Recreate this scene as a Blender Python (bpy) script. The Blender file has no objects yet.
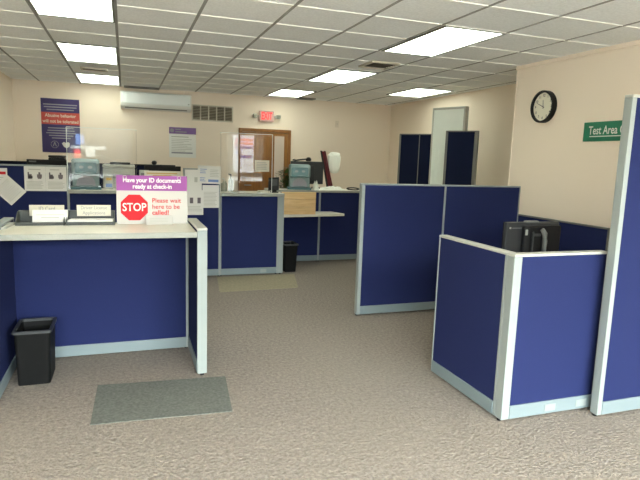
import bpy, bmesh, math, random
from mathutils import Vector, Matrix
random.seed(7)
C = bpy.context.scene.collection
ORG = {}
V = Vector

# ------------------------------------------------------------------ materials
def mat(name, col, rough=0.6, metal=0.0, spec=0.5, noise=None, bump=None, emit=None, estr=1.0, coat=0):
    m = bpy.data.materials.new(name); m.use_nodes = True
    nt = m.node_tree; b = nt.nodes['Principled BSDF']
    b.inputs['Base Color'].default_value = (*col, 1)
    b.inputs['Roughness'].default_value = rough
    b.inputs['Metallic'].default_value = metal
    b.inputs['Specular IOR Level'].default_value = spec
    b.inputs['Coat Weight'].default_value = coat
    if emit:
        b.inputs['Emission Color'].default_value = (*emit, 1)
        b.inputs['Emission Strength'].default_value = estr
    tc = nt.nodes.new('ShaderNodeTexCoord')
    if noise:                                   # (scale, amount[, second colour factor])
        n = nt.nodes.new('ShaderNodeTexNoise'); n.inputs['Scale'].default_value = noise[0]
        n.inputs['Detail'].default_value = 4
        r = nt.nodes.new('ShaderNodeValToRGB')
        a = noise[1]
        r.color_ramp.elements[0].position = 0.3; r.color_ramp.elements[1].position = 0.7
        r.color_ramp.elements[0].color = (*[c * (1 - a) for c in col], 1)
        r.color_ramp.elements[1].color = (*[min(1, c * (1 + a)) for c in col], 1)
        nt.links.new(tc.outputs['Object'], n.inputs['Vector'])
        nt.links.new(n.outputs['Fac'], r.inputs['Fac'])
        nt.links.new(r.outputs['Color'], b.inputs['Base Color'])
    if bump:                                    # (scale, strength, distance)
        n2 = nt.nodes.new('ShaderNodeTexNoise'); n2.inputs['Scale'].default_value = bump[0]
        n2.inputs['Detail'].default_value = 3
        bp = nt.nodes.new('ShaderNodeBump'); bp.inputs['Strength'].default_value = bump[1]
        bp.inputs['Distance'].default_value = bump[2]
        nt.links.new(tc.outputs['Object'], n2.inputs['Vector'])
        nt.links.new(n2.outputs['Fac'], bp.inputs['Height'])
        nt.links.new(bp.outputs['Normal'], b.inputs['Normal'])
    return m

def glass_mat(name, tint=(1, 1, 1), ior=1.5):
    m = bpy.data.materials.new(name); m.use_nodes = True
    nt = m.node_tree; nt.nodes.clear()
    o = nt.nodes.new('ShaderNodeOutputMaterial'); mx = nt.nodes.new('ShaderNodeMixShader')
    t = nt.nodes.new('ShaderNodeBsdfTransparent'); t.inputs[0].default_value = (*tint, 1)
    g = nt.nodes.new('ShaderNodeBsdfGlossy'); g.inputs['Roughness'].default_value = 0.0
    lw = nt.nodes.new('ShaderNodeLayerWeight'); lw.inputs[0].default_value = .5
    pw = nt.nodes.new('ShaderNodeMath'); pw.operation = 'POWER'; pw.inputs[1].default_value = 5
    f = nt.nodes.new('ShaderNodeMath'); f.operation = 'MULTIPLY_ADD'; f.inputs[1].default_value = .6; f.inputs[2].default_value = .033
    nt.links.new(lw.outputs['Facing'], pw.inputs[0]); nt.links.new(pw.outputs[0], f.inputs[0])
    nt.links.new(f.outputs[0], mx.inputs[0]); nt.links.new(t.outputs[0], mx.inputs[1])
    nt.links.new(g.outputs[0], mx.inputs[2]); nt.links.new(mx.outputs[0], o.inputs[0])
    return m

def carpet_mat(name, c1, c2, c3):
    m = mat(name, c1, 0.95, spec=0.1)
    nt = m.node_tree; b = nt.nodes['Principled BSDF']
    tc = nt.nodes.new('ShaderNodeTexCoord')
    v = nt.nodes.new('ShaderNodeTexVoronoi'); v.inputs['Scale'].default_value = 70
    n = nt.nodes.new('ShaderNodeTexNoise'); n.inputs['Scale'].default_value = 42; n.inputs['Detail'].default_value = 6
    n.inputs['Roughness'].default_value = 0.75
    n3 = nt.nodes.new('ShaderNodeTexNoise'); n3.inputs['Scale'].default_value = 0.9; n3.inputs['Detail'].default_value = 3
    r = nt.nodes.new('ShaderNodeValToRGB')
    r.color_ramp.elements[0].position = 0.34; r.color_ramp.elements[0].color = (*c2, 1)
    r.color_ramp.elements[1].position = 0.66; r.color_ramp.elements[1].color = (*c1, 1)
    mx = nt.nodes.new('ShaderNodeMix'); mx.data_type = 'RGBA'
    mx.inputs['B'].default_value = (*c3, 1)
    bp = nt.nodes.new('ShaderNodeBump'); bp.inputs['Strength'].default_value = 0.7; bp.inputs['Distance'].default_value = 0.008
    for q in (v, n, n3): nt.links.new(tc.outputs['Object'], q.inputs['Vector'])
    nt.links.new(n.outputs['Fac'], r.inputs['Fac']); nt.links.new(r.outputs['Color'], mx.inputs['A'])
    r3 = nt.nodes.new('ShaderNodeMapRange'); r3.inputs['From Min'].default_value = .4; r3.inputs['From Max'].default_value = .75
    r3.inputs['To Max'].default_value = .5
    nt.links.new(n3.outputs['Fac'], r3.inputs['Value']); nt.links.new(r3.outputs['Result'], mx.inputs['Factor'])
    nt.links.new(mx.outputs['Result'], b.inputs['Base Color'])
    nt.links.new(v.outputs['Distance'], bp.inputs['Height']); nt.links.new(bp.outputs['Normal'], b.inputs['Normal'])
    return m

def wood_mat(name, c1, c2, scale=1.0, rough=0.45, axis='Z'):
    m = mat(name, c1, rough)
    nt = m.node_tree; b = nt.nodes['Principled BSDF']
    tc = nt.nodes.new('ShaderNodeTexCoord'); mp = nt.nodes.new('ShaderNodeMapping')
    mp.inputs['Scale'].default_value = (14 * scale, 14 * scale, 1.3 * scale) if axis == 'Z' else (1.3 * scale, 14 * scale, 14 * scale)
    n = nt.nodes.new('ShaderNodeTexNoise'); n.inputs['Scale'].default_value = 2.2; n.inputs['Detail'].default_value = 6
    n.inputs['Distortion'].default_value = 0.6
    r = nt.nodes.new('ShaderNodeValToRGB')
    r.color_ramp.elements[0].position = 0.32; r.color_ramp.elements[0].color = (*c2, 1)
    r.color_ramp.elements[1].position = 0.68; r.color_ramp.elements[1].color = (*c1, 1)
    nt.links.new(tc.outputs['Object'], mp.inputs['Vector']); nt.links.new(mp.outputs['Vector'], n.inputs['Vector'])
    nt.links.new(n.outputs['Fac'], r.inputs['Fac']); nt.links.new(r.outputs['Color'], b.inputs['Base Color'])
    return m

M = dict(
    wall=mat('wall_paint', (.84, .73, .605), .85, spec=.25, bump=(180, .08, .002)),
    tile=mat('ceiling_tile', (.85, .865, .855), .95, spec=.1, noise=(55, .07), bump=(140, .35, .003)),
    tee=mat('ceiling_tee', (.88, .87, .82), .5),
    runner=mat('ceiling_runner', (.27, .27, .25), .6),
    carpet=carpet_mat('carpet_loop', (.325, .278, .24), (.16, .138, .118), (.24, .212, .172)),
    patch=mat('pale_carpet_patch', (.30, .265, .185), .95, spec=.1, noise=(40, .15), bump=(300, .4, .003)),
    mat=mat('grey_green_mat', (.135, .14, .125), .95, spec=.1, noise=(60, .22), bump=(260, .5, .004)),
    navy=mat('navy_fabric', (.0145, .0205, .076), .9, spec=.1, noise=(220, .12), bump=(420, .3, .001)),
    navyd=mat('darkened_navy_fabric', (.006, .010, .032), .9, spec=.15, noise=(220, .12), bump=(420, .3, .001)),  # darkened copy of the navy; the rear partition's shade is in the colour
    frame=mat('grey_painted_metal', (.255, .285, .275), .42, spec=.5),
    race=mat('grey_raceway_metal', (.17, .212, .225), .45, spec=.5),
    cap=mat('cream_grey_cap', (.46, .46, .41), .4),
    frameD=mat('dark_grey_metal', (.16, .16, .14), .5),
    lam=mat('grey_laminate', (.66, .63, .53), .4, noise=(120, .04)),
    lamD=mat('edge_grey_laminate', (.27, .275, .24), .45, noise=(120, .04)),
    black=mat('black_plastic', (.008, .008, .009), .5, spec=.25),
    blackm=mat('matte_black', (.010, .010, .011), .7),
    binb=mat('bin_black', (.005, .005, .005), .6, spec=.12),
    dgrey=mat('charcoal_plastic', (.03, .032, .035), .45),
    mgrey=mat('mid_grey_plastic', (.18, .185, .18), .45),
    trayg=mat('dark_tray_plastic', (.045, .05, .045), .5),
    lgrey=mat('light_grey_plastic', (.42, .42, .37), .5),
    white=mat('white_plastic', (.78, .78, .74), .45),
    signw=mat('white_sign_board', (.50, .485, .45), .6),
    paper=mat('white_paper', (.68, .67, .63), .8, spec=.2),
    cream=mat('cream_card', (.66, .62, .51), .8, spec=.2),
    ink=mat('grey_ink', (.32, .31, .31), .8),
    inkd=mat('dark_ink', (.12, .10, .11), .8),
    inkb=mat('blue_ink', (.16, .25, .50), .8),
    inky=mat('ochre_ink', (.55, .36, .10), .8),
    red=mat('red_print', (.52, .022, .03), .7, spec=.15),
    redb=mat('red_band', (.47, .06, .045), .6),
    magenta=mat('magenta_print', (.29, .085, .29), .7, spec=.15),
    purple=mat('purple_print', (.032, .02, .115), .55),
    purp2=mat('violet_print', (.19, .10, .30), .6),
    green=mat('green_sign', (.005, .155, .080), .45),
    teal=mat('teal_grey_plastic', (.175, .25, .25), .4),
    teald=mat('dark_teal_plastic', (.07, .16, .17), .4),
    tealg=mat('teal_window_plastic', (.055, .15, .175), .12, spec=.5, coat=.2),
    lilac=mat('lilac_grey_plastic', (.27, .27, .30), .5),
    ac=mat('ac_white_plastic', (.80, .84, .83), .3, spec=.5),
    woodd=wood_mat('brown_door_wood', (.30, .13, .022), (.22, .085, .013)),
    woodf=wood_mat('brown_frame_wood', (.27, .112, .02), (.19, .07, .011)),
    maple=wood_mat('maple_boards', (.72, .50, .25), (.58, .37, .16), 1.0, .5, 'X'),
    glass=glass_mat('clear_acrylic'), pane=glass_mat('window_glass', (.96, .98, .97)),
    edge=mat('acrylic_edge', (.75, .80, .78), .25),
    frost=mat('frosted_white_board', (.86, .92, .85), .5, noise=(3, .03)),
    leaf=mat('green_leaf', (.05, .13, .025), .5, noise=(18, .3)),
    pot=mat('terracotta_pot', (.26, .11, .06), .7),
    dred=mat('dark_red_metal', (.12, .010, .016), .35),
    cloth=mat('white_cloth', (.75, .76, .68), .9),
    skinw=mat('clock_face', (.80, .76, .62), .6),
    diff=mat('light_diffuser', (.8, .85, .78), .5, emit=(.93, 1.0, .85), estr=3.9),
    tube=mat('lamp_tube_zone', (.8, .85, .78), .5, emit=(.93, 1.0, .85), estr=4.8),
    exit=mat('exit_letters', (.8, .03, .03), .5, emit=(1.0, .04, .05), estr=.75),
    exitf=mat('exit_face', (.55, .33, .29), .5),
    vent=mat('grille_metal', (.55, .50, .40), .5),
    dark=mat('duct_dark', (.07, .06, .042), .9),
    ground=mat('outdoor_paving', (.33, .32, .30), .9, noise=(2, .15)),
    clear=mat('clear_bottle', (.30, .30, .24), .15, spec=.6),
)

# ------------------------------------------------------------------ mesh helpers
def box(bm, x0, x1, y0, y1, z0, z1, bev=0.0, seg=2):
    r = bmesh.ops.create_cube(bm, size=1)
    vs = r['verts']
    for v in vs:
        v.co = V(((x0 + x1) / 2 + v.co.x * (x1 - x0), (y0 + y1) / 2 + v.co.y * (y1 - y0), (z0 + z1) / 2 + v.co.z * (z1 - z0)))
    if bev > 0:
        es = list({e for v in vs for e in v.link_edges})
        bmesh.ops.bevel(bm, geom=es, offset=bev, segments=seg, profile=0.5, affect='EDGES')
    return bm

def nb(): return bmesh.new()
def bx(*a, **k): return box(nb(), *a, **k)

def lathe(bm, prof, cx, cy, n=20, cap=True):
    rings = []
    for r, z in prof:
        rings.append([bm.verts.new((cx + r * math.cos(2 * math.pi * i / n), cy + r * math.sin(2 * math.pi * i / n), z)) for i in range(n)])
    for a, b in zip(rings, rings[1:]):
        for i in range(n):
            j = (i + 1) % n
            bm.faces.new((a[i], a[j], b[j], b[i]))
    if cap:
        bm.faces.new(list(reversed(rings[0]))); bm.faces.new(rings[-1])
    return bm

def tube(bm, pts, r, n=10, closed=False):
    pts = [V(p) for p in pts]; rings = []; m = len(pts)
    up = V((0, 0, 1))
    for i, p in enumerate(pts):
        a = pts[(i - 1) % m] if (closed or i > 0) else p
        b = pts[(i + 1) % m] if (closed or i < m - 1) else p
        t = (b - a).normalized()
        u = t.cross(up)
        if u.length < 1e-3: u = t.cross(V((1, 0, 0)))
        u.normalize(); w = u.cross(t)
        rr = r[i] if isinstance(r, (list, tuple)) else r
        rings.append([bm.verts.new(p + rr * (math.cos(2 * math.pi * k / n) * u + math.sin(2 * math.pi * k / n) * w)) for k in range(n)])
    for i in range(m if closed else m - 1):
        a, b = rings[i], rings[(i + 1) % m]
        for k in range(n):
            bm.faces.new((a[k], a[(k + 1) % n], b[(k + 1) % n], b[k]))
    if not closed:
        bm.faces.new(list(reversed(rings[0]))); bm.faces.new(rings[-1])
    return bm

def prism(bm, poly, o, u, v, th):
    """polygon (2-D, in u,v) at o, extruded th along -(u x v) so the face towards +(u x v) is at o"""
    o, u, v = V(o), V(u), V(v); n = u.cross(v)
    a = [bm.verts.new(o + u * p[0] + v * p[1]) for p in poly]
    b = [bm.verts.new(o + u * p[0] + v * p[1] - n * th) for p in poly]
    bm.faces.new(a); bm.faces.new(list(reversed(b)))
    k = len(poly)
    for i in range(k):
        j = (i + 1) % k
        bm.faces.new((a[j], a[i], b[i], b[j]))
    return bm

def finish(bm):
    bmesh.ops.recalc_face_normals(bm, faces=bm.faces[:])

def obj(name, bm, m, parent=None, loc=None, smooth=False):
    finish(bm)
    off = V(ORG[parent.name]) if parent else (V(loc) if loc else V((0, 0, 0)))
    if off.length > 0: bmesh.ops.translate(bm, verts=bm.verts[:], vec=-off)
    me = bpy.data.meshes.new(name); bm.to_mesh(me); bm.free()
    me.materials.append(M[m] if isinstance(m, str) else m)
    if smooth:
        for p in me.polygons: p.use_smooth = True
    o = bpy.data.objects.new(name, me); C.objects.link(o)
    if parent: o.parent = parent; ORG[o.name] = ORG[parent.name]
    else: o.location = off; ORG[o.name] = tuple(off)
    return o

def tag(o, label, cat, group=None):
    o['label'] = label; o['category'] = cat
    if group: o['group'] = group
    return o

def thing(name, label, cat, loc=(0, 0, 0), group=None, rotz=None):
    o = bpy.data.objects.new(name, None); C.objects.link(o); o.empty_display_size = .1
    o.location = loc
    ORG[o.name] = tuple(loc)
    if rotz is not None:
        o.rotation_euler = (0, 0, rotz); ORG[o.name] = (0, 0, 0)    # parts given in local coordinates
    return tag(o, label, cat, group)

def struct(name, bm, m, parent=None):
    o = obj(name, bm, m, parent)
    if not parent: o['kind'] = 'structure'
    return o

def text(name, s, o, u, v, h, m, parent, width=None, align='CENTER', bold=0.0, lift=.0012):
    """letters whose cap height is h, drawn at o along u (right) and v (up)"""
    cu = bpy.data.curves.new('lettering', 'FONT'); cu.body = s; cu.size = 1
    cu.align_x = align; cu.align_y = 'CENTER'; cu.extrude = 0.0; cu.offset = bold; cu.resolution_u = 3
    to = bpy.data.objects.new('lettering', cu); C.objects.link(to)
    dg = bpy.context.evaluated_depsgraph_get()
    me = bpy.data.meshes.new_from_object(to.evaluated_get(dg))
    bpy.data.objects.remove(to)
    bm = nb(); bm.from_mesh(me)
    xs = [q.co.x for q in bm.verts]; w = max(xs) - min(xs)
    sc = h / 0.7; sx = sc if width is None else width / w
    o, u, v = V(o), V(u), V(v); n = u.cross(v)
    for q in bm.verts: q.co = o + u * (q.co.x * sx) + v * (q.co.y * sc) + n * lift
    off = V(ORG[parent.name]); bmesh.ops.translate(bm, verts=bm.verts[:], vec=-off)
    me2 = bpy.data.meshes.new(name); bm.to_mesh(me2); bm.free(); me2.materials.append(M[m])
    ob = bpy.data.objects.new(name, me2); C.objects.link(ob); ob.parent = parent
    ORG[ob.name] = ORG[parent.name]
    return ob

XR, ZU, YB = V((1, 0, 0)), V((0, 0, 1)), V((0, -1, 0))
def strips(rects, o, u=XR, v=ZU, th=.0008):
    """thin printed rectangles (x0,x1,y0,y1) on a sheet whose face passes through o"""
    bm = nb(); n = V(u).cross(V(v))
    for x0, x1, y0, y1 in rects:
        prism(bm, [(x0, y0), (x1, y0), (x1, y1), (x0, y1)], V(o) + n * th, u, v, th)
    return bm

def lines(x0, x1, y0, y1, n, fill=.45, ragged=.25):
    out = []; st = (y1 - y0) / n
    for i in range(n):
        y = y1 - st * (i + .5)
        out.append((x0, x1 - (x1 - x0) * random.random() * ragged, y - st * fill / 2, y + st * fill / 2))
    return out

# ------------------------------------------------------------------ room shell
X0, X1, XF, YF, YN, YC, ZC = -1.65, 4.11, 4.95, 9.95, -2.2, 5.2, 2.577
struct('floor', bx(X0 - .15, XF + .15, YN - .15, YF + .15, -.1, 0), 'carpet')
struct('ceiling', bx(X0 - .15, XF + .15, YN - .15, YF + .15, ZC, ZC + .1), 'tile')
struct('wall_left', bx(X0 - .12, X0, YN, YF, 0, ZC), 'wall')
struct('wall_back', bx(X0, XF, YF, YF + .12, 0, ZC), 'wall')
struct('wall_right', bx(X1, XF + .12, YN, YC, 0, ZC, bev=.006), 'wall')
struct('wall_far', bx(XF, XF + .12, YC, YF, 0, ZC), 'wall')
# front wall behind the camera: piers, sill and header round two big windows and a glazed door
bm = nb()
OPEN = [(-1.45, 0.75, .45, 2.45), (1.0, 1.95, 0.0, 2.45), (2.2, 3.95, .45, 2.45)]
xs = X0
for a, b, z0, z1 in OPEN:
    box(bm, xs, a, YN - .12, YN, 0, ZC)
    if z0 > 0: box(bm, a, b, YN - .12, YN, 0, z0)
    box(bm, a, b, YN - .12, YN, z1, ZC)
    xs = b
box(bm, xs, X1, YN - .12, YN, 0, ZC)
struct('wall_front', bm, 'wall')
for i, (a, b, z0, z1) in enumerate(OPEN):
    bm = nb(); t = .05
    box(bm, a, a + t, YN - .1, YN - .02, z0, z1); box(bm, b - t, b, YN - .1, YN - .02, z0, z1)
    box(bm, a, b, YN - .1, YN - .02, z0, z0 + t); box(bm, a, b, YN - .1, YN - .02, z1 - t, z1)
    if i != 1: box(bm, (a + b) / 2 - t / 2, (a + b) / 2 + t / 2, YN - .1, YN - .02, z0 + t, z1 - t)
    nm = ['window_1', 'door_2', 'window_2'][i]
    w = struct(nm, bm, 'frame')
    struct('pane', bx(a + t, b - t, YN - .064, YN - .058, z0 + t, z1 - t), 'pane', w)
struct('ground', bx(-34, 44, YN - 26, YN - .16, -.12, -.02), 'ground')
# mouldings
struct('trim_1', bx(X1 - .022, X1, YN, YC, ZC - .045, ZC, bev=.006), 'wall')
struct('trim_2', bx(X1 - .004, X1 + .012, YC - .012, YC + .004, 0, ZC - .045), 'wall')
struct('baseboard_back', bx(X0, XF, YF - .012, YF, 0, .1), 'lgrey')
struct('baseboard_far', bx(XF - .012, XF, YC, YF - .012, 0, .1), 'lgrey')
struct('baseboard_right', bx(X1 - .012, X1, YN, YC, 0, .1), 'lgrey')
struct('baseboard_left', bx(X0, X0 + .012, YN, YF - .012, 0, .1), 'lgrey')
# suspended ceiling grid
GX = [-.05 + .608 * i for i in range(-2, 9)]
GY = [3.95 + .5875 * j for j in range(-10, 11)]
LIGHTS = [(-.63, -.075, 3.95, 5.09, 'left row'), (-.63, -.075, 6.31, 7.47, ''), (-.63, -.075, 8.62, 9.68, ''),
          (2.425, 2.965, 3.97, 5.10, ''), (2.425, 2.965, 6.40, 7.49, ''), (2.37, 2.92, 8.66, 9.6, ''), (4.07, 4.66, 7.36, 8.33, '')]
bm = nb()
for x in GX:
    if x > X0 and x < XF - .05:
        box(bm, x - .012, x + .012, YN, YF if x < X1 - .05 else YF, ZC - .003, ZC) if x < X1 - .05 else box(bm, x - .012, x + .012, YC, YF, ZC - .003, ZC)
struct('trim_3', bm, 'runner')
bm = nb()
for y in GY:
    if YN < y < YF:
        xe = XF if y > YC else X1
        segs = [(X0, xe)]
        for a, b, c, d, _ in LIGHTS:                       # no tee across a light fitting
            if c + .05 < y < d - .05:
                ns = []
                for s0, s1 in segs:
                    if s0 < a and s1 > b: ns += [(s0, a - .02), (b + .02, s1)]
                    else: ns.append((s0, s1))
                segs = ns
        for s0, s1 in segs:
            cur = s0
            for x in [g for g in GX if s0 < g < s1] + [s1]:
                if x - .016 > cur: prism(bm, [(-.008, 0), (-.008, -.007), (.03, 0)], (cur, y, ZC), (0, 1, 0), ZU, -(x - .016 - cur))  # wedge profile shaped to catch light in front without shade behind
                cur = x + .016
struct('trim_4', bm, 'tee')

# ------------------------------------------------------------------ lights in the ceiling
LAB = ['bright two by four ceiling light nearest on the left, cut by the frame top',
       'middle ceiling light of the left row, before the small slot vent',
       'farthest ceiling light of the left row, nearest the air conditioner',
       'largest bright ceiling light on the right, above the clock side of the room',
       'ceiling light behind the square vent, middle of the right row',
       'small far ceiling light above the exit sign',
       'far right ceiling light near the tall white board']
for (a, b, c, d, _), lab in zip(LIGHTS, LAB):
    t = thing('ceiling_light', lab, 'light', ((a + b) / 2, (c + d) / 2, ZC), 'fluorescent ceiling lights')
    bm = nb(); e = .02
    box(bm, a - e, a, c - e, d + e, ZC - .012, ZC); box(bm, b, b + e, c - e, d + e, ZC - .012, ZC)
    box(bm, a, b, c - e, c, ZC - .012, ZC); box(bm, a, b, d, d + e, ZC - .012, ZC)
    obj('frame', bm, 'frameD', t)
    df = obj('diffuser', bx(a, b, c, d, ZC - .008, ZC), 'diff', t)
    for k in (.3, .7):
        x = a + (b - a) * k
        obj('lamp_tube', bx(x - .055, x + .055, c + .04, d - .04, ZC - .0095, ZC - .008), 'tube', df)

# ------------------------------------------------------------------ ceiling vents
def vent(x0, x1, y0, y1, label, slats=4, fm='vent'):
    t = thing('ceiling_vent', label, 'vent', ((x0 + x1) / 2, (y0 + y1) / 2, ZC), 'ceiling air vents')
    bm = nb(); e = .025
    box(bm, x0, x1, y0, y0 + e, ZC - .02, ZC); box(bm, x0, x1, y1 - e, y1, ZC - .02, ZC)
    box(bm, x0, x0 + e, y0 + e, y1 - e, ZC - .02, ZC); box(bm, x1 - e, x1, y0 + e, y1 - e, ZC - .02, ZC)
    obj('frame', bm, fm, t)
    obj('duct_opening', bx(x0 + e, x1 - e, y0 + e, y1 - e, ZC - .006, ZC), 'dark', t)
    for k in range(slats):
        y = y0 + e + (y1 - y0 - 2 * e) * (k + 1) / (slats + 1)
        obj('slat', bx(x0 + e, x1 - e, y - .002, y + .002, ZC - .016, ZC - .006), 'dark', t)
vent(-.53, -.2, 7.97, 8.16, 'small dark slot vent between the second and third left ceiling lights', 2)
vent(2.56, 2.90, 5.66, 6.05, 'square ceiling vent between the two nearer right ceiling lights', 5)
vent(.0, .56, 9.76, 9.93, 'long slot vent in the ceiling above the air conditioner', 2, 'frameD')
vent(2.98, 3.28, 9.66, 9.86, 'dark ceiling vent beside the far light near the exit sign', 2, 'frameD')

# ------------------------------------------------------------------ partition panels
def panel(x, y, ang, L, H, label, t=.06, cat='partition', post0=.013, post1=.013, fab='navy', frame='frame', cap=True,
          name='partition_panel', raceway=True, outlets=(), group='cubicle partition panels', capm=None):
    """a panel from (x,y) running L along ang; its front (local -y) face passes through (x,y)"""
    r = thing(name, label, cat, (x, y, 0), group, rotz=ang)
    kz = .095 if raceway else .02
    ct = .016 if cap else 0
    obj('fabric_panel', bx(post0, L - post1, .004, t - .004, kz, H - ct), fab, r)
    if post0: obj('frame_post', bx(0, post0, 0, t, .012, H - ct, bev=.003), frame, r)
    if post1: obj('frame_post', bx(L - post1, L, 0, t, .012, H - ct, bev=.003), frame, r)
    if cap: obj('top_cap', bx(0, L, -.002, t + .002, H - ct, H, bev=.005), capm or frame, r)
    if raceway:
        k = obj('base_raceway', bx(post0, L - post1, -.004, t + .004, .014, kz, bev=.003), 'race' if frame == 'frame' else frame, r)
        for q in outlets:
            obj('outlet_cover', bx(q - .04, q + .04, -.0075, -.004, .03, .075, bev=.002), 'frame', k)
    else: obj('bottom_rail', bx(post0, L - post1, 0, t, .012, kz), frame, r)
    for q in (.012 if post0 else .05, L - .012 if post1 else L - .05):
        obj('foot', lathe(nb(), [(.014, 0), (.014, .006), (.008, .006), (.008, .015)], q, t / 2, 10), 'black', r)
    return r
PI = math.pi
# check-in stand
panel(-.79, 4.20, 0, 1.225, .955, 'navy back panel under the check-in counter on the left', post0=.02, cap=False)
panel(-.795, 4.26, -PI / 2, .80, 1.03, 'navy side panel at the left frame edge beside the black wastebasket', t=.06)
# (the local front of the side panels faces the middle of the stand)
panel(.505, 3.64, PI / 2, .60, 1.02, 'navy side panel with a light end post, right of the check-in counter', t=.065, post0=.03, capm='cap')
t = thing('countertop', 'pale laminate check-in countertop carrying the stop sign', 'countertop', (-.2, 3.9, .96))
obj('slab', bx(-.79, .434, 3.62, 4.19, .962, .998, bev=.004), 'lam', t)
obj('edge_band', bx(-.79, .434, 3.612, 3.622, .961, .997, bev=.003), 'lamD', t)
for xx in (-.5, .1):
    obj('bracket', prism(nb(), [(0, 0), (.3, 0), (.3, -.02), (.02, -.04), (0, -.04)], (xx, 4.195, .962), (0, -1, 0), (0, 0, 1), .02), 'frameD', t)
# service counter row
panel(X0 + .01, 6.74, 0, 1.03, 1.33, 'tall navy panel on the left carrying the pinned white sheets', post0=.02)
panel(-.61, 6.74, 0, 1.255, 1.025, 'low navy panel under the service window, behind the check-in counter', cap=False)
panel(.65, 6.74, 0, .44, 1.335, 'narrow tall navy panel behind the stop sign with four overlapping sheets', post0=.02, post1=.018, frame='frame')
panel(1.095, 6.74, 0, .735, 1.005, 'navy panel under the counter with the clear guard in front of the brown door', cap=False, outlets=(.55,))
panel(1.905, 6.74, PI / 2, .75, 1.045, 'short navy end panel beside the slim black bin, seen by its grey end post', t=.075, post0=.03)
panel(1.91, 7.49, 0, .74, 1.015, 'navy panel under the fold-out shelf, behind the slim black bin', cap=False)
panel(2.655, 7.49, 0, .92, 1.015, 'navy panel below the white crumpled papers, right of the fold-out shelf', cap=False)
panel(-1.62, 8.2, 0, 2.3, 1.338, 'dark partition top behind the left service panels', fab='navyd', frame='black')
panel(2.09, 4.73, 0, .905, 1.283, 'big navy partition left of the seam, nearest the middle of the room', post0=.035, post1=.010)
panel(2.998, 4.73, 0, .905, 1.283, 'big navy partition right of the seam, behind the black monitor', post0=.010)
# testing booth
panel(2.055, 3.285, -PI / 2, .733, 1.003, 'low navy booth side panel facing the room, left of the light corner post', t=.06, post1=.022, capm='cap')
panel(2.055, 2.49, 0, .69, 1.003, 'low bright blue booth panel between the corner post and the tall panel', post0=.055, outlets=(.35, .59), capm='cap')
panel(2.672, 2.382, 0, .90, 1.912, 'tallest blue panel at the right frame edge', t=.055, post0=.034, capm='cap', frame='frame')
panel(3.906, 4.79, -PI / 2, 1.215, .99, 'dark navy low panel along the wall below the clock', t=.026, frame='frameD')
panel(3.906, 3.57, -PI / 2, 1.13, .99, 'dark navy low panel along the wall beside the tall blue panel', t=.026, frame='frameD')

def top(name, label, x0, x1, y0, y1, z0, z1, m='lam', cat='countertop', legs=None):
    t = thing(name, label, cat, ((x0 + x1) / 2, (y0 + y1) / 2, 0 if legs else z0))
    obj('slab', bx(x0, x1, y0 + .008, y1, z0, z1, bev=.004), m, t)
    obj('edge_band', bx(x0, x1, y0, y0 + .01, z0 + .001, z1 - .001, bev=.003), 'lamD', t)
    for (a, b, c, d) in legs or (): obj('leg', bx(a, b, c, d, 0, z0), 'frame', t)
    return t
top('countertop', 'narrow grey service shelf holding the left vision tester', -.605, .645, 6.66, 7.12, 1.027, 1.063)
top('countertop', 'grey service counter under the right clear guard', 1.10, 1.895, 6.69, 7.12, 1.008, 1.048)
top('countertop', 'long grey countertop holding the right vision tester and white papers', 1.91, 3.57, 7.42, 7.86, 1.018, 1.05)
top('desk', 'staff desk behind the left service panels holding the printer', -1.6, .60, 7.06, 7.82, .72, .75, 'lamD', 'desk',
    [(-1.55, -1.5, 7.1, 7.78), (-.05, 0, 7.1, 7.78), (.5, .55, 7.1, 7.78)])
top('desk', 'staff desk behind the right countertop under the grey monitor', 2.1, 3.3, 7.92, 8.6, .72, .75, 'lamD', 'desk',
    [(2.12, 2.17, 7.95, 8.57), (3.23, 3.28, 7.95, 8.57)])
top('desk', 'booth desk under the black monitor behind the low panels', 2.45, 3.90, 3.05, 3.70, .70, .73, 'lamD', 'desk',
    [(2.48, 2.53, 3.08, 3.67), (3.82, 3.87, 3.08, 3.67)])
# fold-out shelf with its wood board
t = thing('shelf', 'grey angled shelf jutting out below the light wood board', 'shelf', (2.3, 7.3, .705))
obj('slab', prism(nb(), [(1.915, 7.01), (2.91, 7.16), (2.91, 7.18), (2.83, 7.48), (1.915, 7.48)], (0, 0, .74), XR, (0, 1, 0), .032), 'lam', t)
obj('bracket', prism(nb(), [(0, 0), (.3, 0), (.3, -.02), (.02, -.05), (0, -.05)], (2.3, 7.486, .708), (0, -1, 0), (0, 0, 1), .02), 'frameD', t)
t = thing('wood_board', 'light maple board of three strips standing on the angled shelf', 'board', (2.2, 7.1, .741))
for k in range(3):
    z = .741 + .1015 * k
    obj('plank', bx(1.965, 2.448, 7.075, 7.095, z, z + .1, bev=.004), 'maple', t)

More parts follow.
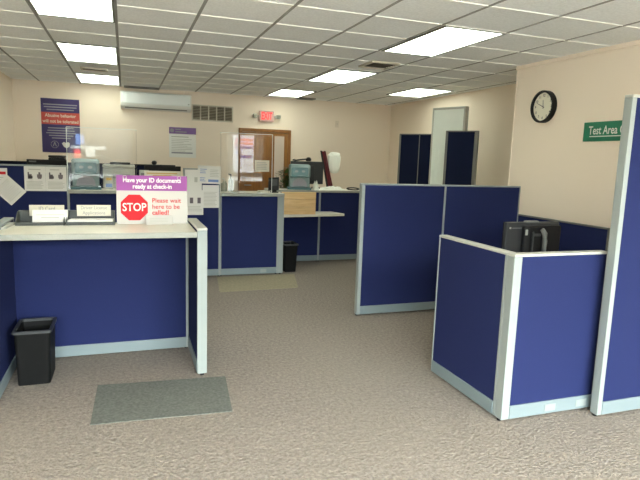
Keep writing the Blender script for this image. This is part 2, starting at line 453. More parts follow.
# ------------------------------------------------------------------ bins and mats
def bin_(x0, x1, y0, y1, h, label, taper=.02, lid=False):
    t = thing('wastebasket', label, 'bin', ((x0 + x1) / 2, (y0 + y1) / 2, 0), 'black wastebaskets')
    bm = nb()
    def ring(ins, z, c=.02):
        a, b, d, e = x0 + ins, x1 - ins, y0 + ins, y1 - ins
        p = []
        for cx, cy, s in ((b - c, e - c, 0), (a + c, e - c, 1), (a + c, d + c, 2), (b - c, d + c, 3)):
            for k in range(4):
                an = (s + k / 3) * PI / 2
                p.append(bm.verts.new((cx + c * math.cos(an), cy + c * math.sin(an), z)))
        return p
    R = [ring(taper, 0), ring(taper - .001, .01), ring(.002, h - .02), ring(.008, h - .018), ring(.012, h - .05), ring(taper + .008, .012)]
    for a, b in zip(R, R[1:]):
        for i in range(16):
            bm.faces.new((a[i], a[(i + 1) % 16], b[(i + 1) % 16], b[i]))
    bm.faces.new(R[0]); bm.faces.new(R[-1])
    obj('body', bm, 'binb', t, smooth=False)
    bm = nb(); R = [ring(.001, h - .02), ring(-.008, h - .018), ring(-.008, h - .002), ring(-.004, h), ring(.008, h), ring(.008, h - .02)]
    for a, b in zip(R, R[1:]):
        for i in range(16): bm.faces.new((a[i], a[(i + 1) % 16], b[(i + 1) % 16], b[i]))
    obj('rim', bm, 'dgrey', t)
    if lid: obj('lid', bx(x0 + .01, x1 - .01, y0 + .01, y1 - .01, h - .012, h + .012, bev=.006), 'blackm', t)
    return t
bin_(-.685, -.472, 3.745, 4.04, .362, 'black rectangular wastebasket under the check-in counter', taper=.012)
bin_(1.945, 2.135, 6.82, 7.1, .375, 'slim black bin beside the grey end post below the angled shelf', lid=False)
bm = prism(nb(), [(-.21, 3.09), (.572, 3.045), (.62, 3.575), (-.195, 3.64)], (0, 0, .004), XR, (0, 1, 0), .004)
tag(obj('floor_mat', bm, 'mat', loc=(.2, 3.35, 0)), 'grey green floor mat lying before the check-in counter', 'mat')
bm = prism(nb(), [(.96, 5.93), (1.88, 5.97), (2.05, 6.70), (1.05, 6.70)], (0, 0, .003), XR, (0, 1, 0), .003)
tag(obj('floor_mat', bm, 'patch', loc=(1.4, 6.3, 0)), 'pale beige mat lying before the far counter panel', 'mat')

# ------------------------------------------------------------------ paper sheets pinned to the panels
def sheet(cx, cz, w, h, y, label, rot=0, draw=None, group='pinned paper sheets', m='paper'):
    t = thing('paper_sheet', label, 'paper', (cx, y, cz - h / 2), group)
    ca, sa = math.cos(rot), math.sin(rot)
    u, v = V((ca, 0, sa)), V((-sa, 0, ca)); o = V((cx, y - .0022, cz))
    obj('page', prism(nb(), [(-w / 2, -h / 2), (w / 2, -h / 2), (w / 2, h / 2), (-w / 2, h / 2)], o, u, v, .0015), m, t)
    for nm, mm, rects in draw or (): obj(nm, strips(rects, o, u, v), mm, t)
    return t
FIG = []
for s in (-.045, .045):          # two small upright figures per sheet
    FIG += [(s - .026, s + .014, -.005, .045), (s - .026, s - .012, .045, .068), (s - .018, s + .022, .0, .028)] if s < 0 else \
           [(s - .010, s + .010, .045, .068), (s - .024, s + .024, .008, .045), (s - .018, s + .018, -.005, .008)]
def handout(cx, label): return sheet(cx, 1.183, .21, .275, 6.744, label, 0, [
    ('printed_figure', 'inkd', FIG[:3]), ('printed_figure', 'inkd', FIG[3:]), ('printed_text', 'lgrey', lines(-.085, .085, -.115, -.03, 6, .4)), ('heading', 'lgrey', lines(-.06, .06, .085, .11, 1, .4))], 'figure handouts on the tall panel')
handout(-.938, 'left of the two white handouts with dark figures, pinned on the tall panel')
handout(-.727, 'right of the two white handouts with dark figures, next to the clear guard')
sheet(-1.195, 1.052, .215, .26, 6.742, 'tilted white sheet pinned cornerwise on the tall panel', math.radians(45), [('printed_text', 'lgrey', lines(-.085, .085, -.1, .1, 10, .3))])
sheet(-1.31, 1.15, .21, .275, 6.744, 'white sheet with a red mark, cut by the left frame edge', 0,
      [('red_mark', 'red', [(.03, .09, .07, .10)]), ('printed_text', 'lgrey', lines(-.09, .09, -.12, .05, 7, .3))])
sheet(.76, 1.19, .215, .28, 6.745, 'upper left white sheet on the narrow panel, faint figures', 0,
      [('printed_figure', 'lgrey', [(.02, .06, -.02, .04)]), ('printed_figure', 'lgrey', [(.065, .09, -.02, .04)])])
sheet(.785, .925, .20, .30, 6.743, 'lowest white sheet with two dark figures beside the stop sign', 0,
      [('printed_figure', 'inkd', [(-.06, -.02, -.01, .06)]), ('printed_figure', 'inkd', [(.03, .07, -.01, .06)]), ('printed_text', 'lgrey', lines(-.085, .085, -.11, -.04, 4, .3))])
sheet(.975, 1.0, .20, .275, 6.7425, 'white text sheet under the blue marked sheet on the narrow panel', 0,
      [('printed_text', 'lgrey', lines(-.085, .085, -.125, .06, 11, .35))])
sheet(.955, 1.262, .275, .215, 6.740, 'wide sheet with blue writing, topmost on the narrow panel', math.radians(-1.5),
      [('blue_writing', 'inkb', lines(-.11, .0, .01, .075, 3, .35, .5)), ('blue_band', 'inkb', [(-.01, .115, -.085, -.055)]), ('blue_writing', 'inkb', lines(-.11, -.04, -.085, -.03, 3, .4)),
       ('printed_text', 'lgrey', lines(.01, .12, -.03, .07, 5, .3))])

# ------------------------------------------------------------------ things on the check-in counter
def upright(name, label, cat, cx, y, z, w, h, tilt, m='paper', th=.003):
    """upright sheet standing on z, leaning back by tilt; returns thing, face origin (centre), u, v"""
    t = thing(name, label, cat, (cx, y, z))
    v = V((0, math.sin(tilt), math.cos(tilt))); o = V((cx, y, z + th * math.sin(tilt) + .0005)) + v * (h / 2)
    obj('board', prism(nb(), [(-w / 2, -h / 2), (w / 2, -h / 2), (w / 2, h / 2), (-w / 2, h / 2)], o, XR, v, th), m, t)
    return t, o, v
t, o, v = upright('stop_sign', 'white and purple stop sign asking people to wait, standing on the check-in counter', 'sign', .179, 4.07, .998, .484, .343, math.radians(4), 'signw', .006)
obj('header_band', strips([(-.241, .241, .064, .171)], o, XR, v, .0008), 'magenta', t)
text('lettering', 'Have your ID documents', o + v * .137, XR, v, .031, 'white', t, .395, bold=.02, lift=.0022)
text('lettering', 'ready at check-in', o + v * .093, XR, v, .031, 'white', t, .265, bold=.02, lift=.0022)
oc = o + V((-.124, 0, 0)) - v * .055
obj('red_octagon', prism(nb(), [(  .098 * math.cos(PI / 8 + k * PI / 4), .098 * math.sin(PI / 8 + k * PI / 4)) for k in range(8)], oc + V((0, -.001, 0)), XR, v, .0009), 'red', t)
text('lettering', 'STOP', oc, XR, v, .056, 'paper', t, .160, bold=.015, lift=.0022)
for s, dz in (('Please wait', -.006), ('here to be', -.050), ('called!', -.092)):
    text('lettering', s, o + V((-.005, 0, 0)) + v * dz, XR, v,   .032, 'red', t, {'Please wait': .20, 'here to be': .19, 'called!': .115}[s], 'LEFT', bold=.022 if s == 'called!' else .01, lift=.0016)
for s in (-.185, .185):
    obj('ring', tube(nb(), [o + V((s + .012 * math.cos(a), -.004, 0)) + v * (.158 + .012 * math.sin(a)) for a in [k * PI / 6 for k in range(12)]], .002, 6, True), 'lgrey', t)
obj('easel_foot', prism(nb(), [(-.006, 0), (-.10, 0), (-.022, .2)], (.18, 4.074, .998), (0, -1, 0), (0, 0, 1), .004), 'paper', t)
t, o, v = upright('card', 'small white card leaning against the lower edge of the stop sign', 'card', .222, 4.02, .998, .185, .07, math.radians(32), 'signw', .0015)
obj('printed_text', strips(lines(-.065, .065, -.02, .02, 3, .35, .1), o, XR, v, .0006), 'lgrey', t)

def tray(x0, x1, y, label):
    t = thing('brochure_tray', label, 'tray', ((x0 + x1) / 2, y, .998), 'brochure trays')
    z = .998
    obj('base', bx(x0, x1, y, y + .15, z, z + .012, bev=.003), 'trayg', t)
    obj('front_lip', bx(x0, x1, y - .006, y + .004, z, z + .022, bev=.002), 'trayg', t)
    obj('back_wall', bx(x0, x1, y + .14, y + .15, z, z + .088, bev=.002), 'trayg', t)
    for x in (x0, x1 - .006):
        obj('side_wall', prism(nb(), [(0, 0), (.15, 0), (.15, .085), (.09, .085), (.05, .06), (0, .03)], (x, y, z), (0, 1, 0), (0, 0, 1), -.006), 'trayg', t)
    return t
tray(-.69, -.395, 4.035, 'grey tray holding the cream card stack, left of the pair')
tray(-.385, -.075, 4.035, 'grey tray with white forms, beside the stop sign')
t, o, v = upright('name_card', 'cream identity card label standing in the left grey tray', 'card', -.515, 4.1715, 1.047, .218, .075, 0, 'cream', .002)
text('lettering', 'ID Card', o + v * .012, XR, v, .026, 'ink', t, .10, bold=.01)
t, o, v = upright('form_stack', 'white printed slips leaning in the left grey tray before the cream card', 'papers', -.485, 4.062, 1.0125, .215, .085, math.radians(14), 'paper', .014)
obj('printed_text', strips([(-.085, .085, .006, .010), (-.055, .055, -.014, -.008)], o, XR, v, .0006), 'lgrey', t)
t, o, v = upright('name_card', 'cream driver license card label standing in the right grey tray', 'card', -.215, 4.1715, 1.045, .222, .078, 0, 'cream', .002)
text('lettering', 'Driver License', o + v * .019, XR, v, .024, 'ink', t, .17, bold=.008)
text('lettering', 'Applications', o + v * -.017, XR, v, .024, 'ink', t, .15, bold=.008)
tag(obj('form_stack', prism(nb(), [(-.375, 4.042), (-.09, 4.042), (-.085, 4.14), (-.36, 4.14)], (0, 0, 1.032), XR, (0, 1, 0), .021), 'paper', loc=(-.22, 4.09, 1.011)),
    'flat white application forms lying in the right grey tray', 'papers')
tag(obj('clipboard', prism(nb(), [(-.785, 3.80), (-.715, 3.86), (-.70, 4.12), (-.785, 4.15)], (0, 0, 1.012), XR, (0, 1, 0), .014), 'lgrey', loc=(-.74, 4.0, .998)),
    'grey folder lying on the check-in counter at the left frame edge', 'folder')

# ------------------------------------------------------------------ vision testers
def tester(x, y, z, w, label, rz):
    t = thing('vision_tester', label, 'machine', (x, y, z), 'vision testing machines', rotz=rz)
    k = w / .32
    def P(pts): return [(a * k, b * k) for a, b in pts]
    # profile in (depth, height), front = -y; extruded over the width
    def prof(pts, x0, x1, bev):
        bm = nb(); prism(bm, P(pts), (x0 * k, 0, 0), (0, 1, 0), (0, 0, 1), -(x1 - x0) * k)
        finish(bm)
        if bev: bmesh.ops.bevel(bm, geom=[e for e in bm.edges], offset=bev * k, segments=3, profile=.5, affect='EDGES')
        return bm
    obj('base', prof([(-.15, 0), (.15, 0), (.15, .03), (-.15, .03)], -.16, .16, .008), 'teald', t)
    obj('lower_housing', prof([(-.13, .03), (.12, .03), (.12, .17), (-.115, .17)], -.14, .14, .02), 'teal', t)
    obj('upper_housing', prof([(-.155, .16), (.13, .16), (.13, .34), (-.10, .345), (-.145, .30)], -.145, .145, .026), 'teal', t)
    # window: inclined translucent plate on the head
    u = V((1, 0, 0)); v = V((0, .012, .13)).normalized(); o = V((0, -.156, .245)) * k
    ww, hh, c = .115 * k, .058 * k, .02 * k
    pts = []
    for cx, cy, s in ((ww - c, hh - c, 0), (-ww + c, hh - c, 1), (-ww + c, -hh + c, 2), (ww - c, -hh + c, 3)):
        for q in range(4):
            an = (s + q / 3) * PI / 2; pts.append((cx + c * math.cos(an), cy + c * math.sin(an)))
    w_ = obj('viewing_window', prism(nb(), pts, o, u, v, .012 * k), 'tealg', t)
    for s in (-1, 1):
        obj('eyepiece', prism(nb(), [(s * .045 * k + .024 * k * math.cos(a), .006 * k + .016 * k * math.sin(a)) for a in [q * PI / 8 for q in range(16)]], o + V((0, -.002 * k, 0)), u, v, .003 * k), 'teal', w_)
    # brow cushion below the window
    obj('brow_rest', tube(nb(), [V((q * .12 * k, (-.162 + .02 * q * q) * k, (.176 + .012 * (1 - q * q)) * k)) for q in [-1 + i / 6 for i in range(13)]], .012 * k, 8), 'teald', t, smooth=True)
    # arched front plate
    pts = [(.098 * k * math.cos(a), .085 * k * math.sin(a)) for a in [q * PI / 14 for q in range(15)]] + [(-.098 * k, -.03 * k), (.098 * k, -.03 * k)]
    obj('front_plate', prism(nb(), pts, V((0, -.137, .072)) * k, u, V((0, .0, 1)), .012 * k), 'lilac', t)
    obj('slot', bx(-.07 * k, .07 * k, -.1385 * k, -.136 * k, .045 * k, .051 * k), 'teald', t)
    return t
tester(-.435, 6.925, 1.063, .325, 'teal vision tester on the left service shelf behind clear acrylic', math.radians(4))
tester(2.37, 7.62, 1.05, .335, 'teal grey vision tester on the countertop above the maple board', math.radians(-14))

# ------------------------------------------------------------------ sneeze guards
def guard(x0, x1, y, z0, z1, bend, label):
    """flat acrylic sheet with one end bent back; bend = +1 right end, -1 left end"""
    t = thing('sneeze_guard', label, 'screen', ((x0 + x1) / 2, y, z0), 'clear acrylic guards')
    R = .07; n = 8; th = .005
    xe = x1 if bend > 0 else x0
    xo = x0 if bend > 0 else x1
    path = [(xo, y)]
    for i in range(n + 1):
        a = PI / 2 * i / n
        path.append((xe - bend * R + bend * R * math.sin(a), y + R - R * math.cos(a)))
    path.append((xe, y + R + .09))
    def wall(off0, off1, za, zb):
        bm = nb(); ps = []
        for i, p in enumerate(path):
            a = V(path[max(i - 1, 0)]); b = V(path[min(i + 1, len(path) - 1)])
            d = (b - a).normalized(); nn = V((d.y, -d.x)) * bend
            if nn.y > 0.01 or (abs(nn.y) < .02 and nn.x * bend < 0): nn = -nn
            ps.append((V(p), nn))
        A = [bm.verts.new((*(p + n_ * off0), za)) for p, n_ in ps]; B = [bm.verts.new((*(p + n_ * off1), za)) for p, n_ in ps]
        A2 = [bm.verts.new((*(p + n_ * off0), zb)) for p, n_ in ps]; B2 = [bm.verts.new((*(p + n_ * off1), zb)) for p, n_ in ps]
        for i in range(len(ps) - 1):
            for a, b, c, d in ((A[i], A[i + 1], A2[i + 1], A2[i]), (B[i + 1], B[i], B2[i], B2[i + 1]), (A2[i], A2[i + 1], B2[i + 1], B2[i]), (A[i + 1], A[i], B[i], B[i + 1])):
                bm.faces.new((a, b, c, d))
        for i in (0, -1): bm.faces.new((A[i], B[i], B2[i], A2[i]))
        return bm
    obj('acrylic_sheet', wall(0, th, z0, z1), 'glass', t)
    obj('polished_edge', wall(0, th, z1, z1 + .005), 'edge', t)
    obj('polished_edge', bx(xo - .003, xo + .003, y - th, y, z0, z1), 'edge', t)
    for x in (x0 + .15, x1 - .15):
        obj('foot', bx(x - .03, x + .03, y - .05, y + .05, z0, z0 + .006), 'edge', t)
    return t
guard(-.607, .125, 6.72, 1.063, 1.752, 1, 'clear acrylic guard before the left vision tester')
guard(1.112, 1.735, 6.74, 1.048, 1.772, -1, 'clear acrylic guard in front of the brown door')
t = thing('notice_card', 'small pale notice taped to the right clear guard', 'sign', (1.60, 6.734, 1.315))
obj('board', bx(1.513, 1.698, 6.7315, 6.734, 1.315, 1.456), 'cream', t)
obj('printed_text', strips(lines(-.07, .07, -.05, .05, 5, .5, .15), (1.605, 6.7313, 1.386), XR, ZU), 'lgrey', t)

# ------------------------------------------------------------------ staff side clutter
def monitor(cx, y, z0, zb, zt, w, label, m='black', face=-1, tilt=0):
    """a monitor seen from its back when face=-1 (its back is towards -y)"""
    t = thing('monitor', label, 'monitor', (cx, y, z0), 'computer monitors')
    obj('back_shell', bx(cx - w / 2, cx + w / 2, y - .02, y + .012, zb, zt, bev=.006), m, t)
    obj('bezel', bx(cx - w / 2, cx + w / 2, y + .012, y + .02, zb, zt, bev=.002), 'black', t)
    obj('screen', bx(cx - w / 2 + .012, cx + w / 2 - .012, y + .0195, y + .021, zb + .02, zt - .012), 'tealg', t)
    obj('rear_bulge', bx(cx - w * .22, cx + w * .22, y - .05, y - .018, zb + .05, zt - .06, bev=.015), m, t)
    obj('stand_column', bx(cx - .03, cx + .03, y - .075, y - .048, z0 + .012, (zb + zt) / 2, bev=.005), 'black', t)
    obj('stand_base', bx(cx - .12, cx + .12, y - .15, y + .06, z0, z0 + .014, bev=.005), 'black', t)
    return t
a = monitor(-.905, 7.5, .75, 1.02, 1.379, .44, 'black monitor behind the tall panel with the handouts')
obj('sticker', bx(-1.10, -1.02, 7.4778, 7.4798, 1.345, 1.362), 'mgrey', a)
monitor(.46, 7.5, .75, 1.0, 1.337, .46, 'black monitor behind the stop sign carrying a webcam')
monitor(2.68, 8.22, .75, 1.10, 1.45, .53, 'dark grey monitor behind the right vision tester', 'dgrey')
t = thing('webcam', 'small black webcam perched on the monitor behind the stop sign', 'camera', (.36, 7.495, 1.337))
obj('clip', bx(.335, .385, 7.47, 7.53, 1.337, 1.35, bev=.003), 'black', t)
obj('head', lathe(nb(), [(.003, 1.35), (.026, 1.356), (.034, 1.376), (.026, 1.398), (.003, 1.404)], .355, 7.495, 14), 'black', t, smooth=True)
t = thing('headset', 'black headset lying on top of the dark grey monitor', 'headset', (2.66, 8.22, 1.452))
obj('headband', tube(nb(), [(2.47, 8.215, 1.458), (2.53, 8.215, 1.468), (2.60, 8.215, 1.478), (2.66, 8.215, 1.485), (2.72, 8.215, 1.475)], .012, 8), 'black', t, smooth=True)
obj('ear_cup', lathe(nb(), [(.02, 1.4535), (.042, 1.458), (.045, 1.486), (.03, 1.51), (.008, 1.516)], 2.70, 8.22, 14), 'black', t, smooth=True)
obj('ear_cup', lathe(nb(), [(.02, 1.4535), (.03, 1.455), (.03, 1.472), (.012, 1.48)], 2.47, 8.22, 12), 'black', t, smooth=True)
# printers
t = thing('printer', 'big grey printer behind the left clear guard', 'printer', (-.07, 7.38, .75))
obj('body', bx(-.26, .112, 7.2, 7.6, .75, 1.30, bev=.012), 'lgrey', t)
obj('scanner_lid', bx(-.262, .114, 7.195, 7.6, 1.305, 1.345, bev=.01), 'lgrey', t)
obj('feeder', bx(-.18, .06, 7.3, 7.55, 1.345, 1.372, bev=.008), 'black', t)
obj('paper_slot', bx(-.2, .05, 7.194, 7.2, 1.18, 1.23), 'mgrey', t)
obj('drawer', bx(-.23, .085, 7.193, 7.2, .82, .97, bev=.003), 'lgrey', t)
t = thing('label_printer', 'dark box printer below the purple poster, left of the clear guard', 'printer', (-.81, 7.72, .75))
obj('body', bx(-.905, -.715, 7.64, 7.80, .75, 1.40, bev=.01), 'black', t)
obj('lid', bx(-.905, -.715, 7.64, 7.80, 1.402, 1.432, bev=.008), 'blackm', t)
t = thing('desktop_computer', 'grey computer case behind the stop sign, right of the printer', 'computer', (.22, 7.42, .75))
obj('case', bx(.165, .285, 7.25, 7.45, .75, 1.28, bev=.006), 'lgrey', t)
obj('drive_bay', bx(.18, .27, 7.246, 7.25, 1.2, 1.25), 'mgrey', t)
t, o, v = upright('card_sign', 'cream card with ochre lines just above the stop sign', 'sign', .427, 6.90, 1.063, .43, .228, math.radians(8), 'cream', .004)
obj('printed_text', strips([(-.19, .17, .078, .09), (-.12, .10, .055, .066)], o, XR, v), 'inky', t)
# brochures on the left shelf by the printer
t, o, v = upright('leaflet', 'small leaflet with an orange and blue picture beside the left vision tester', 'leaflet', -.185, 6.90, 1.063, .085, .17, math.radians(10), 'lgrey', .003)
obj('picture', strips([(-.03, .03, .02, .05)], o, XR, v), 'inky', t)
obj('picture', strips([(-.035, .035, -.06, -.02)], o, XR, v), 'inkb', t)
t = thing('paper_sheet', 'curled white sheet on top of the printer pile behind the left guard', 'paper', (-.15, 7.37, 1.374))
bm = nb(); q0 = []
for i in range(9):
    s = i / 8
    q0.append([bm.verts.new((-.34 + .22 * s, yy, 1.45 - .072 * s + .022 * math.sin(s * PI))) for yy in (7.32, 7.42)])
for a, b in zip(q0, q0[1:]): bm.faces.new((a[0], b[0], b[1], a[1]))
bmesh.ops.solidify(bm, geom=bm.faces[:], thickness=.002)
obj('page', bm, 'paper', t)
# things at the right counter
t = thing('signature_pad', 'black tilted card terminal at the right end of the guarded counter', 'terminal', (1.80, 6.84, 1.048))
obj('base', bx(1.755, 1.845, 6.80, 6.90, 1.048, 1.062, bev=.004), 'black', t)
obj('neck', bx(1.775, 1.825, 6.83, 6.87, 1.06, 1.14, bev=.004), 'black', t)
sc = prism(nb(), [(-.08, -.085), (.06, -.085), (.08, .085), (-.06, .085)], (1.785, 6.82, 1.165), V((1, .15, .05)).normalized(), V((0, .42, .9)).normalized(), .02)
obj('screen_housing', sc, 'black', t)
obj('screen', prism(nb(), [(-.04, -.03), (.04, -.03), (.05, .06), (-.03, .06)], (1.79, 6.8185, 1.166), V((1, .15, .05)).normalized(), V((0, .42, .9)).normalized(), .0015), 'dgrey', t)
def bottle(x, y, z, r, h, label, m, capm):
    t = thing('bottle', label, 'bottle', (x, y, z), 'bottles behind the right guard')
    obj('body', lathe(nb(), [(r * .9, z), (r, z + .01), (r, z + h * .6), (r * .45, z + h * .75), (r * .4, z + h * .8)], x, y, 16), m, t, smooth=True)
    obj('pump', tube(nb(), [(x, y, z + h * .8), (x, y, z + h * .97), (x - .03, y, z + h)], .008, 8), capm, t)
    return t
bottle(1.262, 6.98, 1.048, .032, .22, 'clear pump bottle with a black pump behind the right guard', 'clear', 'black')
bottle(1.185, 7.02, 1.048, .04, .16, 'pale squat bottle near the bent end of the right guard', 'clear', 'white')
t = thing('document_holder', 'grey wire file rack beside the papers, left of the right guard', 'rack', (1.14, 7.06, 1.048))
for k in range(3):
    obj('divider', bx(1.115 + .02 * k, 1.12 + .02 * k, 7.04, 7.11, 1.048, 1.25 - .05 * k, bev=.002), 'mgrey', t)
tag(obj('paper_stack', bx(1.33, 1.42, 6.80, 6.90, 1.048, 1.062, bev=.002), 'paper', loc=(1.37, 6.85, 1.048)), 'tiny white paper stack in the left part of the guarded counter', 'papers')
tag(obj('paper_stack', bx(1.60, 1.72, 6.80, 6.95, 1.048, 1.07, bev=.002), 'cream', loc=(1.66, 6.87, 1.048)), 'pale paper stack beside the black terminal', 'papers')
# plant
PX, PY = 2.29, 7.96
t = thing('potted_plant', 'leafy green plant behind the right vision tester', 'plant', (PX, PY, .75))
obj('pot', lathe(nb(), [(.05, .751), (.075, .90), (.08, .905), (.07, .90), (.065, .87)], PX, PY, 18), 'pot', t, smooth=True)
bm = nb()
for k in range(300):
    a = random.uniform(0, 2 * PI); r = random.uniform(.02, .2)
    c = V((PX + r * math.cos(a) * 1.0, PY + r * math.sin(a) * .3 - .03, 1.03 + random.uniform(.0, .32) * (1.15 - 2.2 * r)))
    d = V((math.cos(a), math.sin(a) * .6, random.uniform(-.5, .7))).normalized(); q = d.cross(V((0, 0, 1))).normalized()
    l, w = random.uniform(.06, .10), random.uniform(.018, .032)
    nrm = d.cross(q)
    pts = [c - d * l * .5, c - d * l * .1 + q * w + nrm * .004, c + d * l * .5, c - d * l * .1 - q * w + nrm * .004]
    bm.faces.new([bm.verts.new(p) for p in pts])
bmesh.ops.solidify(bm, geom=bm.faces[:], thickness=.001)
obj('leaves', bm, 'leaf', t)
bm = nb()
for k in range(7):
    a = k * 2 * PI / 7
    tube(bm, [(PX, PY, .87), (PX + .03 * math.cos(a), PY + .02 * math.sin(a), 1.05), (PX + .12 * math.cos(a), PY + .04 * math.sin(a) - .02, 1.22)], .003, 5)
obj('stems', bm, 'leaf', t)
# dark red stand with a white bag
t = thing('countertop_stand', 'dark red slanted stand rising from the right countertop', 'stand', (2.88, 7.70, 1.05))
obj('foot', prism(nb(), [(-.075, 0), (.075, 0), (.045, .05), (-.055, .055)], (2.88, 7.67, 1.05), XR, ZU, -.08), 'dred', t)
bm = nb()
prism(bm, [(.0, .03), (-.135, .555), (-.19, .56), (-.07, .03)], (2.90, 7.69, 1.05), XR, ZU, -.012)
obj('slanted_back', bm, 'dred', t)
for s in (0, 1):
    obj('side_rail', prism(nb(), [(.01, .03), (-.128, .565), (-.143, .565), (-.012, .03)] if s else [(-.062, .03), (-.183, .565), (-.198, .565), (-.08, .03)], (2.90, 7.685, 1.05), XR, ZU, -.035), 'blackm' if not s else 'dred', t)
t = thing('plastic_bag', 'white crumpled bag hanging at the right of the dark red stand', 'bag', (2.94, 7.73, 1.29))
bm = nb(); bmesh.ops.create_icosphere(bm, subdivisions=4, radius=1)
from mathutils import noise as mn
for q in bm.verts:
    p = q.co.copy(); d = mn.noise(p * 1.9) * .16 + mn.noise(p * 5) * .06
    px = math.copysign(abs(p.x) ** .6, p.x); pz = math.copysign(abs(p.z) ** .6, p.z)
    q.co = V((2.945 + px * (.098 + .012 * pz) * (1 + d) , 7.735 + p.y * .05 * (1 + d), 1.445 + pz * .155 * (1 + d * .5)))
obj('bag_body', bm, 'cloth', t, smooth=True)
obj('handle', tube(nb(), [(2.90, 7.735, 1.585), (2.83, 7.73, 1.612), (2.735, 7.70, 1.617), (2.72, 7.68, 1.60)], .004, 6), 'cloth', t)
# crumpled white papers
def crumple(name, label, cx, cy, z, rx, ry, h, seed, cat='papers', m='cloth'):
    bm = nb(); bmesh.ops.create_grid(bm, x_segments=22, y_segments=14, size=1)
    for q in bm.verts:
        r2 = max(abs(q.co.x), abs(q.co.y)); p = V((q.co.x * 2.3 + seed, q.co.y * 2.3, seed))
        hh = h * (1 - r2 ** 3) * (.55 + .9 * abs(mn.noise(p)) + .25 * mn.noise(p * 3))
        q.co = V((cx + q.co.x * rx * (1 - .18 * abs(mn.noise(p * .7))), cy + q.co.y * ry, z + .002 + max(hh, 0)))
    bmesh.ops.solidify(bm, geom=bm.faces[:], thickness=.0015)
    return tag(obj(name, bm, m, loc=(cx, cy, z)), label, cat)
crumple('paper_pile', 'white crumpled papers on the right countertop below the dark red stand', 2.83, 7.51, 1.05, .20, .075, .062, 3.1)
crumple('tissue', 'peaked white tissue beside the right vision tester', 2.585, 7.50, 1.05, .04, .05, .13, 8.3, 'tissue')
tag(obj('dark_pouch', bx(2.60, 2.71, 7.66, 7.76, 1.05, 1.085, bev=.012), 'dgrey', loc=(2.65, 7.7, 1.05)), 'small dark pouch between the vision tester and the white papers', 'pouch')
ring = [(3.19 + .095 * math.cos(a), 7.55 + .05 * math.sin(a), 1.060 + .012 * (1 + math.sin(a))) for a in [k * PI / 12 for k in range(24)]]
tag(obj('cable_loop', tube(nb(), ring, .0095, 8, True), 'black', loc=(3.19, 7.55, 1.05), smooth=True), 'black loop of cable near the end of the right countertop', 'cable')

# ------------------------------------------------------------------ booth monitor
t = thing('monitor', 'black monitor seen from behind in the booth below the clock', 'monitor', (2.93, 3.40, .73), 'computer monitors')
mx, my = 2.955, 3.40
obj('back_shell', bx(mx - .25, mx + .25, my, my + .035, .80, 1.07, bev=.008), 'dgrey', t)
obj('bezel', bx(mx - .25, mx + .25, my + .035, my + .042, .80, 1.07, bev=.002), 'black', t)
obj('screen', bx(mx - .24, mx + .24, my + .0415, my + .043, .82, 1.058), 'tealg', t)
obj('top_vent', bx(mx - .07, mx + .05, my + .002, my + .034, 1.066, 1.08, bev=.004), 'mgrey', t)
b_ = obj('rear_cover', bx(mx - .11, mx + .247, my - .03, my + .002, .80, 1.045, bev=.012), 'black', t)
obj('recess', bx(mx - .105, mx - .055, my - .034, my - .028, .80, 1.03, bev=.002), 'blackm', b_)
obj('silver_latch', bx(mx - .10, mx - .078, my - .038, my - .033, .975, 1.018, bev=.002), 'lgrey', b_)
obj('ridge', bx(mx - .035, mx - .02, my - .042, my - .028, .80, 1.0, bev=.004), 'dgrey', b_)
obj('ridge', bx(mx - .02, mx + .05, my - .036, my - .028, .965, .985, bev=.003), 'dgrey', b_)
ar = obj('stand_arm', tube(nb(), [(mx + .075, my - .04, .742), (mx + .08, my - .045, .93), (mx + .075, my - .045, .985), (mx + .05, my - .04, 1.02)], [.022, .02, .02, .016], 10), 'mgrey', t, smooth=True)
obj('stand_base', bx(mx - .09, mx + .2, my - .11, my + .1, .73, .744, bev=.004), 'black', t)
obj('emblem', bx(mx - .222, mx - .206, my - .0012, my, 1.020, 1.034), 'lgrey', t)
obj('emblem', strips(lines(0, .095, 0, .008, 1, .8, 0), (mx - .197, my, 1.022), XR, ZU), 'mgrey', t)

# ------------------------------------------------------------------ back wall
d = struct('door_1', bx(1.99, 2.842, YF - .03, YF + .0, .01, 1.935), 'woodd')
bm = nb()
box(bm, 1.93, 1.99, YF - .045, YF, 0, 2.0, bev=.004); box(bm, 2.842, 2.902, YF - .045, YF, 0, 2.0, bev=.004)
box(bm, 1.99, 2.842, YF - .045, YF, 1.94, 2.0, bev=.004)
struct('door_frame', bm, 'woodf', d)
bm = nb()
for a, b, z0, z1 in ((2.57, 2.59, .75, 1.90), (2.775, 2.795, .75, 1.90), (2.59, 2.775, .75, .77), (2.59, 2.775, 1.88, 1.90)):
    box(bm, a, b, YF - .038, YF - .03, z0, z1)
struct('glass_frame', bm, 'woodf', d)
struct('glass_lite', bx(2.59, 2.775, YF - .034, YF - .03, .77, 1.88), mat('lite_glass_reflection', (.60, .50, .42), .06, spec=.8), d)  # pale colour stands in for the reflection seen in the glass
struct('door_handle', tube(nb(), [(2.05, YF - .03, .98), (2.05, YF - .075, .98), (2.16, YF - .075, .98)], .01, 8), 'frame', d)
